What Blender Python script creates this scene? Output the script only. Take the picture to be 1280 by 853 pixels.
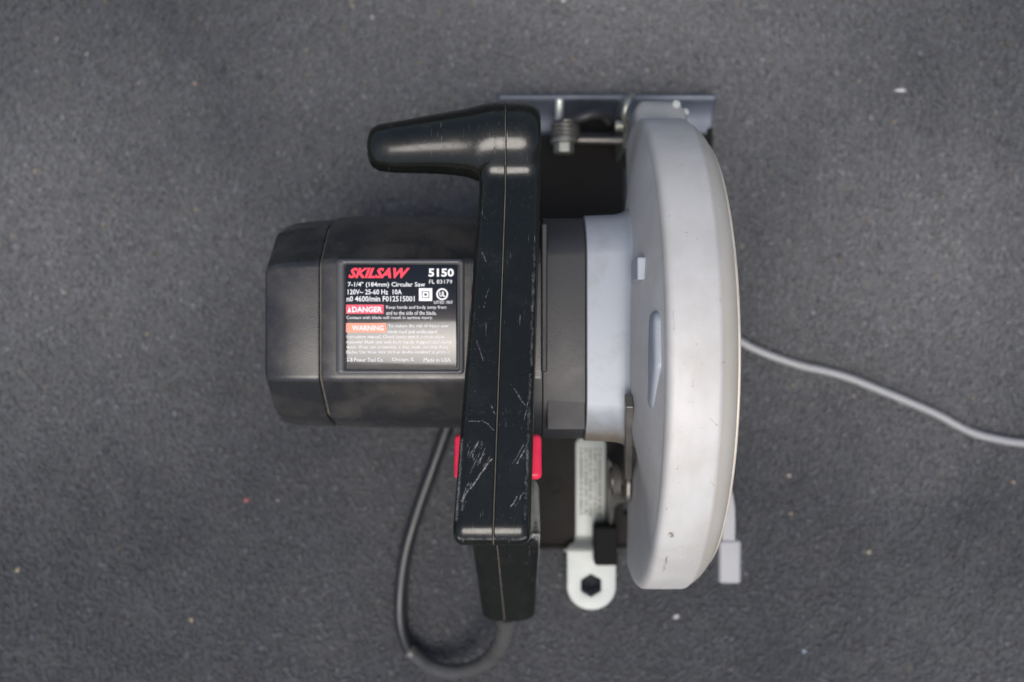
import bpy, bmesh, math, random
import numpy as np
from mathutils import Vector, Matrix

R = math.radians
for o in list(bpy.data.objects):
    bpy.data.objects.remove(o)
scn = bpy.context.scene
col = scn.collection
MM = 0.001

# ------------------------------------------------------------------ camera
cam_d = bpy.data.cameras.new('camera')
cam_d.lens = 35.0
cam_d.sensor_width = 36.0
cam_d.clip_start = 0.01
cam_d.clip_end = 100.0
cam_d.dof.use_dof = True
cam_d.dof.focus_distance = 0.415
cam_d.dof.aperture_fstop = 5.6
cam = bpy.data.objects.new('camera', cam_d)
cam.location = (0, 0, 0.600)
cam.rotation_euler = (0, 0, 0)
col.objects.link(cam)
scn.camera = cam

# ------------------------------------------------------------------ sky and soft sun (bright haze)
SUN_EL, SUN_AZ = 69.7, 184.0          # azimuth clockwise from +Y
world = bpy.data.worlds.new('World')
scn.world = world
world.use_nodes = True
wn = world.node_tree
bg = wn.nodes['Background']
sky = wn.nodes.new('ShaderNodeTexSky')
sky.sky_type = 'NISHITA'
sky.sun_disc = False
sky.sun_elevation = R(SUN_EL)
sky.sun_rotation = R(SUN_AZ)
sky.air_density = 1.0
sky.dust_density = 5.0
sky.ozone_density = 1.0
wn.links.new(sky.outputs[0], bg.inputs[0])
bg.inputs[1].default_value = 0.115

sun_d = bpy.data.lights.new('sun', 'SUN')
sun_d.energy = 1.3
sun_d.angle = R(35)
sun_d.color = (1.0, 0.988, 0.965)
sun = bpy.data.objects.new('sun', sun_d)
d = Vector((math.cos(R(SUN_EL)) * math.sin(R(SUN_AZ)), math.cos(R(SUN_EL)) * math.cos(R(SUN_AZ)), math.sin(R(SUN_EL))))
sun.rotation_euler = d.to_track_quat('Z', 'Y').to_euler()
sun.location = d * 3
col.objects.link(sun)

scn.view_settings.view_transform = 'Standard'
scn.view_settings.look = 'None'
scn.view_settings.gamma = 1.0
scn.view_settings.use_curve_mapping = False
scn.view_settings.exposure = 0.52

# ------------------------------------------------------------------ material helpers
class NT:
    def __init__(s, name):
        s.m = bpy.data.materials.new(name)
        s.m.use_nodes = True
        s.t = s.m.node_tree
        s.b = s.t.nodes['Principled BSDF']
        s._o = None
    def n(s, kind, **kw):
        nd = s.t.nodes.new(kind)
        for k, v in kw.items():
            setattr(nd, k, v)
        return nd
    def link(s, a, b):
        s.t.links.new(a, b)
    def obj(s):
        if s._o is None:
            s._o = s.n('ShaderNodeTexCoord').outputs['Object']
        return s._o
    def noise(s, scale, detail=4, rough=0.55, vec=None, dist=0.0):
        nd = s.n('ShaderNodeTexNoise')
        nd.inputs['Scale'].default_value = scale
        nd.inputs['Detail'].default_value = detail
        nd.inputs['Roughness'].default_value = rough
        nd.inputs['Distortion'].default_value = dist
        s.link(vec if vec is not None else s.obj(), nd.inputs['Vector'])
        return nd.outputs['Fac']
    def ramp(s, fac, stops):
        nd = s.n('ShaderNodeValToRGB')
        el = nd.color_ramp.elements
        while len(el) < len(stops):
            el.new(0.5)
        for e, (p, c) in zip(el, stops):
            e.position = p
            e.color = (c, c, c, 1) if isinstance(c, (int, float)) else (*c, 1)
        s.link(fac, nd.inputs['Fac'])
        return nd.outputs['Color']
    def math(s, op, a, b=None, clamp=False):
        nd = s.n('ShaderNodeMath', operation=op, use_clamp=clamp)
        for i, v in enumerate((a, b)):
            if v is None:
                continue
            if isinstance(v, (int, float)):
                nd.inputs[i].default_value = v
            else:
                s.link(v, nd.inputs[i])
        return nd.outputs[0]
    def mix(s, fac, a, b):
        nd = s.n('ShaderNodeMix', data_type='RGBA')
        for sock, v in ((nd.inputs['Factor'], fac), (nd.inputs['A'], a), (nd.inputs['B'], b)):
            if isinstance(v, (int, float)):
                sock.default_value = v
            elif isinstance(v, tuple):
                sock.default_value = (*v, 1)
            else:
                s.link(v, sock)
        return nd.outputs['Result']
    def bump(s, h, strength, dist):
        nd = s.n('ShaderNodeBump')
        nd.inputs['Strength'].default_value = strength
        nd.inputs['Distance'].default_value = dist
        s.link(h, nd.inputs['Height'])
        s.link(nd.outputs[0], s.b.inputs['Normal'])
    def set(s, color=None, rough=None, metal=None, ior=None, coat=None):
        for k, v in (('Base Color', color), ('Roughness', rough), ('Metallic', metal), ('IOR', ior), ('Coat Weight', coat)):
            if v is None:
                continue
            if isinstance(v, tuple):
                s.b.inputs[k].default_value = (*v, 1)
            elif isinstance(v, (int, float)):
                s.b.inputs[k].default_value = v
            else:
                s.link(v, s.b.inputs[k])
        return s
    def mapping(s, scale=(1, 1, 1), rot=(0, 0, 0)):
        nd = s.n('ShaderNodeMapping')
        nd.inputs['Scale'].default_value = scale
        nd.inputs['Rotation'].default_value = rot
        s.link(s.obj(), nd.inputs['Vector'])
        return nd.outputs[0]
    def scratches(s, segs):
        """wear marks with a shape of their own: list of ((x,y,z),(x,y,z),width_mm,strength)"""
        tot = None
        wob = s.n('ShaderNodeTexNoise')
        wob.inputs['Scale'].default_value = 300
        s.link(s.obj(), wob.inputs['Vector'])
        sub = s.n('ShaderNodeVectorMath', operation='SUBTRACT')
        s.link(wob.outputs['Color'], sub.inputs[0]); sub.inputs[1].default_value = (.5, .5, .5)
        scl = s.n('ShaderNodeVectorMath', operation='SCALE')
        s.link(sub.outputs[0], scl.inputs[0]); scl.inputs['Scale'].default_value = 0.0016
        P = s.n('ShaderNodeVectorMath', operation='ADD')
        s.link(s.obj(), P.inputs[0]); s.link(scl.outputs[0], P.inputs[1])
        brk = s.ramp(s.noise(1400, 2), [(0.38, 0.15), (0.6, 1.0)])
        for a, b, w, st in segs:
            a = Vector(a) * MM; b = Vector(b) * MM; ba = b - a
            pa = s.n('ShaderNodeVectorMath', operation='SUBTRACT')
            s.link(P.outputs[0], pa.inputs[0]); pa.inputs[1].default_value = a
            dt = s.n('ShaderNodeVectorMath', operation='DOT_PRODUCT')
            s.link(pa.outputs[0], dt.inputs[0]); dt.inputs[1].default_value = ba / max(ba.dot(ba), 1e-9)
            h = s.math('ADD', dt.outputs['Value'], 0.0, clamp=True)
            sc = s.n('ShaderNodeVectorMath', operation='SCALE')
            sc.inputs[0].default_value = ba; s.link(h, sc.inputs['Scale'])
            df = s.n('ShaderNodeVectorMath', operation='DISTANCE')
            s.link(pa.outputs[0], df.inputs[0]); s.link(sc.outputs[0], df.inputs[1])
            v = s.math('SUBTRACT', 1.0, s.math('DIVIDE', df.outputs['Value'], w * MM), clamp=True)
            v = s.math('MULTIPLY', v, st * 1.6, clamp=True)
            tot = v if tot is None else s.math('MAXIMUM', tot, v)
        return s.math('MULTIPLY', tot, brk)

M = {}

def mat_plain(key, color, rough, metal=0.0, var=0.12, scale=120, bump=0.06, ior=1.5):
    t = NT(key)
    n = t.noise(scale, 5)
    c = t.mix(n, tuple(x * (1 - var) for x in color), tuple(min(1, x * (1 + var)) for x in color))
    r = t.ramp(n, [(0.3, max(0.03, rough - 0.08)), (0.7, min(1, rough + 0.08))])
    t.set(color=c, rough=r, metal=metal, ior=ior)
    if bump:
        t.bump(t.noise(900, 3), bump, 0.0006)
    M[key] = t.m
    return t

rng = random.Random(5)

# ---- glossy black handle plastic with scratches
def build_handle_mat():
    t = NT('handle_plastic')
    segs = []
    def top(y):
        return 163.5 + (70 - y) * 0.339
    def line(x0, y0, x1, y1, w, st):
        segs.append(((x0, y0, top(y0)), (x1, y1, top(y1)), w, st))
    # clusters seen on the rear of the grip bar
    for cx, cy, ang, n, L in ((-16, -46, 68, 7, 8), (-11, -45, 62, 6, 6), (-18, -62, 75, 4, 9), (5, -45, 70, 4, 8), (-19, -20, 62, 3, 5),
                              (2, -63, 60, 3, 5), (6, -30, 85, 4, 10)):
        for k in range(n):
            a = R(ang + rng.uniform(-12, 12)); l = L * rng.uniform(.5, 1.1)
            x = cx + rng.uniform(-2.5, 2.5); y = cy + rng.uniform(-3.5, 3.5)
            line(x - math.cos(a) * l / 2, y - math.sin(a) * l / 2, x + math.cos(a) * l / 2, y + math.sin(a) * l / 2, rng.uniform(.16, .34), rng.uniform(.25, .6))
    line(-8.0, -47, -20, -63, .42, .7); line(-20, -63, -17, -56, .3, .5)
    line(-21, -33, -12, -32, .28, .4); line(-12, -32, -7, -36, .28, .4)
    line(-9, -25, -6, -31, .3, .4); line(0, -18, 5, -26, .3, .4); line(-15, 2, -12, -8, .25, .45)
    line(-10, 22, -12, 14, .25, .4); line(-14, 40, -11, 34, .25, .4)
    # rubbed corners
    for x0, y0, x1, y1, dz in ((7.2, -14, 4.8, -70, -1.2), (-20.3, -40, -21.8, -70, -1.4), (-21, -77, 5, -77, -3.2), (9.3, 40, 7.5, -10, -1.2)):
        segs.append(((x0, y0, top(y0) + dz), (x1, y1, top(y1) + dz), 1.0, .38))
    sc = t.scratches(segs)
    dust = t.ramp(t.noise(70, 6, .65), [(0.52, 0.0), (0.8, 0.35)])
    grime = t.ramp(t.noise(900, 3, .6), [(0.6, 0.0), (0.78, 0.5)])
    g2 = t.math('MULTIPLY', grime, t.ramp(t.noise(40, 3), [(0.45, 0.0), (0.7, 1.0)]))
    base = t.mix(dust, (0.005, 0.006, 0.0045), (0.026, 0.025, 0.021))
    base = t.mix(g2, base, (0.14, 0.135, 0.125))
    hair = None
    for ang_, seed_ in ((35, 0), (-50, 3), (75, 7)):
        hv = t.noise(1.0, 2, .5, vec=t.mapping((1500, 90, 90), (0, 0, R(ang_))))
        h1 = t.ramp(hv, [(0.715, 0.0), (0.76, 0.4)])
        hair = h1 if hair is None else t.math('MAXIMUM', hair, h1)
    hair = t.math('MULTIPLY', hair, t.ramp(t.noise(75, 3), [(0.48, 0.0), (0.62, 1.0)]))
    sc = t.math('MAXIMUM', sc, hair)
    base = t.mix(sc, base, (0.33, 0.33, 0.32))
    rough = t.math('ADD', t.math('ADD', t.ramp(t.noise(55, 5), [(0.3, 0.11), (0.7, 0.2)]), t.ramp(t.noise(420, 4, .65), [(0.45, 0.0), (0.7, 0.14)])), t.math('MULTIPLY', sc, 0.4))
    t.set(color=base, rough=rough, ior=1.46)
    t.bump(t.noise(1500, 3, .6), 0.07, 0.0003)
    M['handle'] = t.m
build_handle_mat()

# ---- dusty black motor plastic
t = NT('motor_plastic')
dust = t.ramp(t.noise(38, 6, .65, dist=.4), [(0.4, 0.0), (0.72, 1.0)])
spk = t.ramp(t.noise(700, 3), [(0.66, 0.0), (0.76, 1.0)])
c = t.mix(dust, (0.016, 0.017, 0.019), (0.054, 0.050, 0.044))
c = t.mix(t.math('MULTIPLY', spk, 0.45), c, (0.16, 0.15, 0.13))
t.set(color=c, rough=t.ramp(t.noise(60, 5), [(0.3, 0.22), (0.7, 0.36)]))
t.bump(t.noise(1100, 3), 0.12, 0.0004)
M['motor'] = t.m

# ---- silver paint on the guard, with chips and rust
t = NT('silver_paint')
stain = t.ramp(t.noise(26, 6, .62), [(0.45, 0.0), (0.75, 1.0)])
c = t.mix(stain, (0.495, 0.49, 0.475), (0.40, 0.39, 0.37))
st2 = t.noise(1.0, 5, .6, vec=t.mapping((60, 18, 18)))
c = t.mix(t.ramp(st2, [(0.5, 0.0), (0.75, 0.5)]), c, (0.36, 0.34, 0.30))
sx = t.n('ShaderNodeSeparateXYZ'); t.link(t.obj(), sx.inputs[0])
edge_d = t.math('MULTIPLY', t.math('SUBTRACT', sx.outputs[0], .0819), 1400, clamp=True)
c = t.mix(t.math('MULTIPLY', edge_d, t.ramp(t.noise(35, 4), [(0.35, 0.45), (0.65, 0.9)])), c, (0.42, 0.39, 0.325))
scf = t.noise(1.0, 3, .6, vec=t.mapping((900, 240, 240), (0, 0, R(25))))
c = t.mix(t.math('MULTIPLY', t.ramp(scf, [(0.66, 0.0), (0.72, 0.5)]), t.ramp(t.noise(40, 2), [(0.5, 0.0), (0.65, 1.0)])), c, (0.62, 0.62, 0.61))
fl = t.ramp(t.noise(520, 3, .6), [(0.66, 0.0), (0.71, 1.0)])
fl = t.math('MULTIPLY', fl, t.ramp(t.noise(60, 2), [(0.42, 0.0), (0.6, 1.0)]))
c = t.mix(t.math('MULTIPLY', fl, 0.6), c, (0.20, 0.17, 0.13))
chips = [((80.5, 60, 196), (79.5, 63, 194), .9, .9), ((74, 40, 204), (72, 44, 203), .35, .5), ((69, 20, 210), (73, 19.5, 210), .3, .5),
         ((77, -30, 211), (80.5, -33, 210), .35, .6), ((79, -56, 202), (81, -58, 201), .4, .6), ((66, -80, 187), (66.6, -81.5, 186), 1.5, 1.0),
         ((66, -92, 175), (66.5, -103, 162), .7, .7), ((85, -95, 168), (86, -103, 158), .6, .6), ((62.5, -66, 196), (63, -69, 195), .5, .6),
         ((72, -70, 194), (76, -76, 189), .35, .4), ((66, -30, 212), (66.5, -33, 211), .3, .4), ((63, 12, 212), (63, 4, 213), .3, .4),
         ((70, -15, 213), (70.5, -18, 213), .3, .4), ((82, 20, 208), (82, -40, 207), .28, .35), ((64, 55, 200), (68, 52, 202), .25, .35)]
sc = t.scratches(chips)
c = t.mix(sc, c, (0.16, 0.10, 0.06))
bright = t.scratches([((68, -84, 183), (74, -92, 175), .2, .6), ((70, 70, 187), (76, 64, 192), .2, .6), ((85, 38, 206), (86, 8, 210), .5, .9), ((87, -45, 203), (90, -20, 207), .5, .9), ((66, 28, 207), (63.5, 32, 206), .25, .7), ((80, -62, 198), (82, -50, 203), .22, .6)])
c = t.mix(bright, c, (0.82, 0.82, 0.8))
t.set(color=c, rough=t.ramp(t.noise(45, 5), [(0.3, 0.50), (0.7, 0.64)]), metal=0.12)
t.bump(t.noise(600, 4), 0.05, 0.0005)
M['silver'] = t.m

# ---- cast gear case: same metal, dirtier
t = NT('cast_metal')
n1 = t.noise(45, 6, .65)
gx = t.n('ShaderNodeSeparateXYZ'); t.link(t.obj(), gx.inputs[0])
grease = t.math('MULTIPLY', t.math('SUBTRACT', t.math('ADD', -.030, t.math('MULTIPLY', t.math('SUBTRACT', t.noise(70, 4), .5), .03)), gx.outputs[1]), 60, clamp=True)
dirt = t.math('MAXIMUM', t.ramp(n1, [(0.55, 0.0), (0.85, 0.45)]), t.math('MULTIPLY', grease, .9))
c = t.mix(dirt, (0.29, 0.318, 0.355), (0.15, 0.122, 0.09))
fl = t.ramp(t.noise(650, 3), [(0.68, 0.0), (0.74, 0.6)])
c = t.mix(fl, c, (0.24, 0.2, 0.15))
t.set(color=c, rough=0.5, metal=0.2)
t.bump(t.noise(450, 4), 0.08, 0.0006)
M['cast'] = t.m

# ---- other materials
mat_plain('base_steel', (0.013, 0.0115, 0.010), 0.8, 0.0, .5, 60, .1, ior=1.35)
mat_plain('lip_steel', (0.095, 0.108, 0.135), 0.5, 0.6, .25, 60, .08)
mat_plain('nose_metal', (0.29, 0.288, 0.28), 0.55, 0.2, .2, 70, .08)
mat_plain('boot_rubber', (0.055, 0.055, 0.054), 0.26, 0, .45, 80, .1)
mat_plain('bright_zinc', (0.70, 0.72, 0.68), 0.35, 0.6, .1, 90, .05)
mat_plain('rim_metal', (0.50, 0.455, 0.385), 0.45, 0.2, .2, 90, .08)
mat_plain('clip_rubber', (0.006, 0.006, 0.006), 0.85, 0, .3, 120, .12, ior=1.3)
mat_plain('bezel_plastic', (0.04, 0.042, 0.046), 0.42, 0.0, .25, 60, .08)
mat_plain('field_plastic', (0.018, 0.019, 0.021), 0.5, 0.0, .6, 45, .1)
mat_plain('zinc', (0.32, 0.33, 0.295), 0.38, 0.7, .2, 90, .05)
mat_plain('wrench_zinc', (0.38, 0.405, 0.385), 0.55, 0.2, .14, 70, .05)
mat_plain('old_steel', (0.19, 0.18, 0.165), 0.42, 0.7, .45, 140, .15)
mat_plain('dark_steel', (0.03, 0.03, 0.032), 0.45, 0.3, .4, 100, .1)
mat_plain('red_plastic', (0.72, 0.022, 0.065), 0.30, 0, .05, 100, .03)
mat_plain('grey_plastic', (0.27, 0.275, 0.285), 0.45, 0, .08, 90, .05)
mat_plain('black_rubber', (0.010, 0.010, 0.011), 0.6, 0, .3, 120, .12)
mat_plain('cord_rubber', (0.014, 0.015, 0.017), 0.34, 0, .4, 60, .08)
mat_plain('grey_cable', (0.25, 0.252, 0.256), 0.34, 0, .12, 60, .08)
mat_plain('seam_dust', (0.105, 0.095, 0.08), 0.85, 0, .5, 180, .1)
mat_plain('blade_steel', (0.35, 0.34, 0.32), 0.35, 0.9, .2, 60, .08)
mat_plain('plate_black', (0.006, 0.007, 0.009), 0.05, 0, .1, 60, 0, ior=1.58)
mat_plain('ink_white', (0.72, 0.73, 0.74), 0.35, 0, .05, 200, 0)
mat_plain('ink_red', (0.80, 0.018, 0.05), 0.35, 0, .05, 200, 0)
mat_plain('ink_pink', (0.80, 0.06, 0.10), 0.3, 0, .05, 200, 0)
mat_plain('ink_orange', (0.78, 0.27, 0.17), 0.3, 0, .05, 200, 0)
mat_plain('ink_grey', (0.05, 0.046, 0.04), 0.6, 0, .1, 200, 0)
mat_plain('hole_black', (0.004, 0.004, 0.004), 0.7, 0, .1, 60, 0)

# ---- asphalt
def asphalt(name, stones):
    t = NT(name)
    patch = t.noise(5.5, 4, .6)
    mid = t.noise(30, 5, .65)
    base = t.mix(t.ramp(patch, [(0.32, 0.0), (0.68, 1.0)]), (0.028, 0.0315, 0.038), (0.046, 0.050, 0.057))
    base = t.mix(t.ramp(mid, [(0.45, 0.0), (0.75, 0.35)]), base, (0.076, 0.078, 0.080))
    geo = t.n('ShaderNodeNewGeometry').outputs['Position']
    lit_tone = None  # broad brighter patches: fall of light painted into the asphalt colour
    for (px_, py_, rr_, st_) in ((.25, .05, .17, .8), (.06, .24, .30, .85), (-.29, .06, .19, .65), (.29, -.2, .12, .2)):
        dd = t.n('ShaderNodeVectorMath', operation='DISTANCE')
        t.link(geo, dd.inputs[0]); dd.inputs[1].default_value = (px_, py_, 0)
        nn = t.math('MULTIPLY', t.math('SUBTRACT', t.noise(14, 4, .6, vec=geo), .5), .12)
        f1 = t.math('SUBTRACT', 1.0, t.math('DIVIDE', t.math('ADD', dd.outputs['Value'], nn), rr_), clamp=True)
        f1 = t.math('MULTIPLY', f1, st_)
        lit_tone = f1 if lit_tone is None else t.math('MAXIMUM', lit_tone, f1)
    base = t.mix(lit_tone, base, (0.152, 0.156, 0.160))
    if stones:
        at = t.n('ShaderNodeAttribute', attribute_name='tone')
        k = t.n('ShaderNodeVectorMath', operation='MULTIPLY')
        t.link(base, k.inputs[0]); t.link(at.outputs['Color'], k.inputs[1])
        t.set(color=k.outputs[0], rough=t.ramp(t.noise(300, 3), [(0.3, 0.5), (0.7, 0.75)]))
        t.bump(t.noise(1600, 4, .6), 0.3, 0.0005)
    else:
        g = t.ramp(t.noise(420, 4, .7), [(0.35, 0.62), (0.7, 1.15)])
        k = t.n('ShaderNodeVectorMath', operation='MULTIPLY')
        t.link(base, k.inputs[0]); t.link(g, k.inputs[1])
        t.set(color=k.outputs[0], rough=0.75)
        t.bump(t.noise(420, 5, .65), 0.7, 0.0012)
    M[name] = t.m
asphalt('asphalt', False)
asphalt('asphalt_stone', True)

# ------------------------------------------------------------------ mesh helpers (all sizes in mm)
def mesh_obj(name, verts, faces, mat, parent=None, smooth=True, sharp=35, bevel=0, bseg=2, solid=0, loc=None):
    me = bpy.data.meshes.new(name)
    me.from_pydata([tuple(c * MM for c in v) for v in verts], [], faces)
    bm = bmesh.new(); bm.from_mesh(me)
    bmesh.ops.recalc_face_normals(bm, faces=bm.faces)
    bm.to_mesh(me); bm.free()
    return finish(name, me, mat, parent, smooth, sharp, bevel, bseg, solid)

def finish(name, me, mat, parent, smooth=True, sharp=35, bevel=0, bseg=2, solid=0):
    if smooth:
        me.polygons.foreach_set('use_smooth', [True] * len(me.polygons))
        if not bevel:
            me.set_sharp_from_angle(angle=R(sharp))
    me.materials.append(M[mat])
    o = bpy.data.objects.new(name, me)
    col.objects.link(o)
    if parent:
        o.parent = parent
    if solid:
        md = o.modifiers.new('s', 'SOLIDIFY'); md.thickness = solid * MM; md.offset = -1
    if bevel:
        md = o.modifiers.new('b', 'BEVEL'); md.width = bevel * MM; md.segments = bseg; md.limit_method = 'ANGLE'; md.angle_limit = R(30)
        md.harden_normals = True
    return o

def bm_obj(name, bm, mat, parent, **kw):
    bmesh.ops.recalc_face_normals(bm, faces=bm.faces)
    me = bpy.data.meshes.new(name)
    bmesh.ops.scale(bm, vec=(MM, MM, MM), verts=bm.verts)
    bm.to_mesh(me); bm.free()
    return finish(name, me, mat, parent, **kw)

def box(name, x0, x1, y0, y1, z0, z1, mat, parent, bevel=0.8, bseg=3):
    v = [(x, y, z) for x in (x0, x1) for y in (y0, y1) for z in (z0, z1)]
    f = [(0, 1, 3, 2), (4, 6, 7, 5), (0, 4, 5, 1), (2, 3, 7, 6), (0, 2, 6, 4), (1, 5, 7, 3)]
    return mesh_obj(name, v, f, mat, parent, bevel=bevel, bseg=bseg)

def loft(name, rings, mat, parent, cap=True, closed=True, **kw):
    n = len(rings[0]); v = [p for r in rings for p in r]; f = []
    for i in range(len(rings) - 1):
        for j in range(n if closed else n - 1):
            k = (j + 1) % n
            f.append((i * n + j, i * n + k, (i + 1) * n + k, (i + 1) * n + j))
    if cap:
        f.append(tuple(range(n))); f.append(tuple((len(rings) - 1) * n + j for j in range(n)))
    return mesh_obj(name, v, f, mat, parent, **kw)

def lathe_x(name, prof, cy, cz, mat, parent, a0=0, a1=360, seg=96, **kw):
    """prof = [(x, r)]; angle measured in the yz plane from +y towards +z"""
    full = abs(a1 - a0) >= 360
    cols = seg if full else seg + 1
    v, f = [], []
    for j in range(cols):
        a = R(a0 + (a1 - a0) * j / seg)
        for x, r in prof:
            v.append((x, cy + r * math.cos(a), cz + r * math.sin(a)))
    n = len(prof)
    for j in range(seg):
        k = (j + 1) % cols
        for i in range(n - 1):
            f.append((j * n + i, j * n + i + 1, k * n + i + 1, k * n + i))
    return mesh_obj(name, v, f, mat, parent, **kw)

def catmull(pts, per=8):
    out = []
    P = [Vector(p) for p in pts]
    P = [P[0] * 2 - P[1]] + P + [P[-1] * 2 - P[-2]]
    for i in range(1, len(P) - 2):
        for k in range(per):
            t = k / per
            a, b, c, d = P[i - 1], P[i], P[i + 1], P[i + 2]
            out.append(0.5 * ((2 * b) + (c - a) * t + (2 * a - 5 * b + 4 * c - d) * t * t + (3 * b - a - 3 * c + d) * t ** 3))
    out.append(P[-2])
    return out

def tube(name, pts, rad, mat, parent, seg=16, **kw):
    rings = []
    n = len(pts)
    for i, p in enumerate(pts):
        T = (pts[min(i + 1, n - 1)] - pts[max(i - 1, 0)]).normalized()
        U = T.cross(Vector((0, 0, 1)))
        if U.length < 1e-3:
            U = Vector((1, 0, 0))
        U.normalize(); W = U.cross(T)
        r = rad(i / (n - 1)) if callable(rad) else rad
        rings.append([tuple(p + U * r * math.cos(2 * math.pi * k / seg) + W * r * math.sin(2 * math.pi * k / seg)) for k in range(seg)])
    return loft(name, rings, mat, parent, **kw)

def strip(name, path, w, t_dir_w, mat, parent, bevel=0.5):
    """flat bar along path: w across the path's in-plane normal, t along x"""
    rings = []
    n = len(path)
    for i, p in enumerate(path):
        T = (path[min(i + 1, n - 1)] - path[max(i - 1, 0)]).normalized()
        N = T.cross(Vector((1, 0, 0))).normalized()
        h, x = w / 2, Vector((t_dir_w / 2, 0, 0))
        rings.append([tuple(p + N * h + x), tuple(p + N * h - x), tuple(p - N * h - x), tuple(p - N * h + x)])
    return loft(name, rings, mat, parent, bevel=bevel, bseg=2)

def round_poly(pts, default_seg=6):
    """pts [(a,b,r)] -> contour with rounded corners"""
    out = []
    n = len(pts)
    for i in range(n):
        p = Vector(pts[i][:2]); a = Vector(pts[i - 1][:2]); b = Vector(pts[(i + 1) % n][:2]); r = pts[i][2]
        u, v = (a - p).normalized(), (b - p).normalized()
        if r <= 0:
            out.append(tuple(p)); continue
        ang = u.angle(v)
        dist = min(r / math.tan(ang / 2), (a - p).length * .48, (b - p).length * .48)
        r = dist * math.tan(ang / 2)
        c = p + (u + v).normalized() * (r / math.sin(ang / 2))
        s, e = p + u * dist - c, p + v * dist - c
        tot = s.angle(e)
        sg = max(3, int(default_seg * tot / 0.8) + 1)
        sign = 1 if s.x * e.y - s.y * e.x > 0 else -1
        for k in range(sg + 1):
            th = sign * tot * k / sg
            out.append((c.x + s.x * math.cos(th) - s.y * math.sin(th), c.y + s.x * math.sin(th) + s.y * math.cos(th)))
    return out

def resample(c, step):
    out = []
    n = len(c)
    for i in range(n):
        a, b = Vector(c[i]), Vector(c[(i + 1) % n])
        k = max(1, int(round((b - a).length / step)))
        for j in range(k):
            out.append(tuple(a.lerp(b, j / k)))
    return out

def inset(c, d):
    """offset a closed ccw contour inwards"""
    n = len(c); out = []
    for i in range(n):
        a, p, b = Vector(c[i - 1]), Vector(c[i]), Vector(c[(i + 1) % n])
        t = ((p - a).normalized() + (b - p).normalized())
        t = t.normalized() if t.length > 1e-6 else (b - p).normalized()
        out.append((p.x - t.y * d, p.y + t.x * d))
    return out

def area2(c):
    return sum(c[i][0] * c[(i + 1) % len(c)][1] - c[(i + 1) % len(c)][0] * c[i][1] for i in range(len(c)))

def slab(name, contours, rings, mat, parent, **kw):
    """contours: ccw outer + holes; rings: list of (inset, fn(p,q)->point)"""
    bm = bmesh.new()
    first, last = [], []
    for ci, c in enumerate(contours):
        if (area2(c) < 0) == (ci == 0):
            c = c[::-1]
        prev = None
        for ri, (ins, fn) in enumerate(rings):
            loop = [bm.verts.new(fn(*p)) for p in inset(c, ins)]
            if prev:
                for i in range(len(loop)):
                    k = (i + 1) % len(loop)
                    bm.faces.new((prev[i], prev[k], loop[k], loop[i]))
            else:
                first.append(loop)
            prev = loop
        last.append(prev)
    for loops in (first, last):
        ed = []
        for lp in loops:
            for i in range(len(lp)):
                e = bm.edges.get((lp[i], lp[(i + 1) % len(lp)]))
                ed.append(e)
        bmesh.ops.triangle_fill(bm, use_beauty=True, use_dissolve=False, edges=ed)
    return bm_obj(name, bm, mat, parent, **kw)

def plate(name, contour, z0, z1, mat, parent, holes=(), bevel=0.4, fn=None):
    f = fn or (lambda z: (lambda a, b: (a, b, z)))
    return slab(name, [contour, *holes], [(bevel, f(z0)), (0, f(z0 + bevel * .8)), (0, f(z1 - bevel * .8)), (bevel, f(z1))], mat, parent, sharp=50)

def yzplate(name, contour, x0, x1, mat, parent, holes=(), bevel=0.35):
    return plate(name, contour, x0, x1, mat, parent, holes, bevel, fn=lambda x: (lambda a, b: (x, a, b)))

def empty(name, loc=(0, 0, 0)):
    o = bpy.data.objects.new(name, None)
    o.empty_display_size = 0.05
    o.location = loc
    col.objects.link(o)
    return o

def tag(o, label, cat=None, kind=None, group=None):
    o['label'] = label
    if cat: o['category'] = cat
    if kind: o['kind'] = kind
    if group: o['group'] = group

# ================================================================== the ground
bm = bmesh.new()
for v in ((-3000, -3000), (3000, -3000), (3000, 3000), (-3000, 3000)):
    bm.verts.new((v[0], v[1], -1.3))
bm.faces.new(bm.verts)
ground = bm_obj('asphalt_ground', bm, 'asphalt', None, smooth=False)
ground['kind'] = 'structure'
ground['label'] = 'dark grey worn asphalt under the saw'

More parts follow.
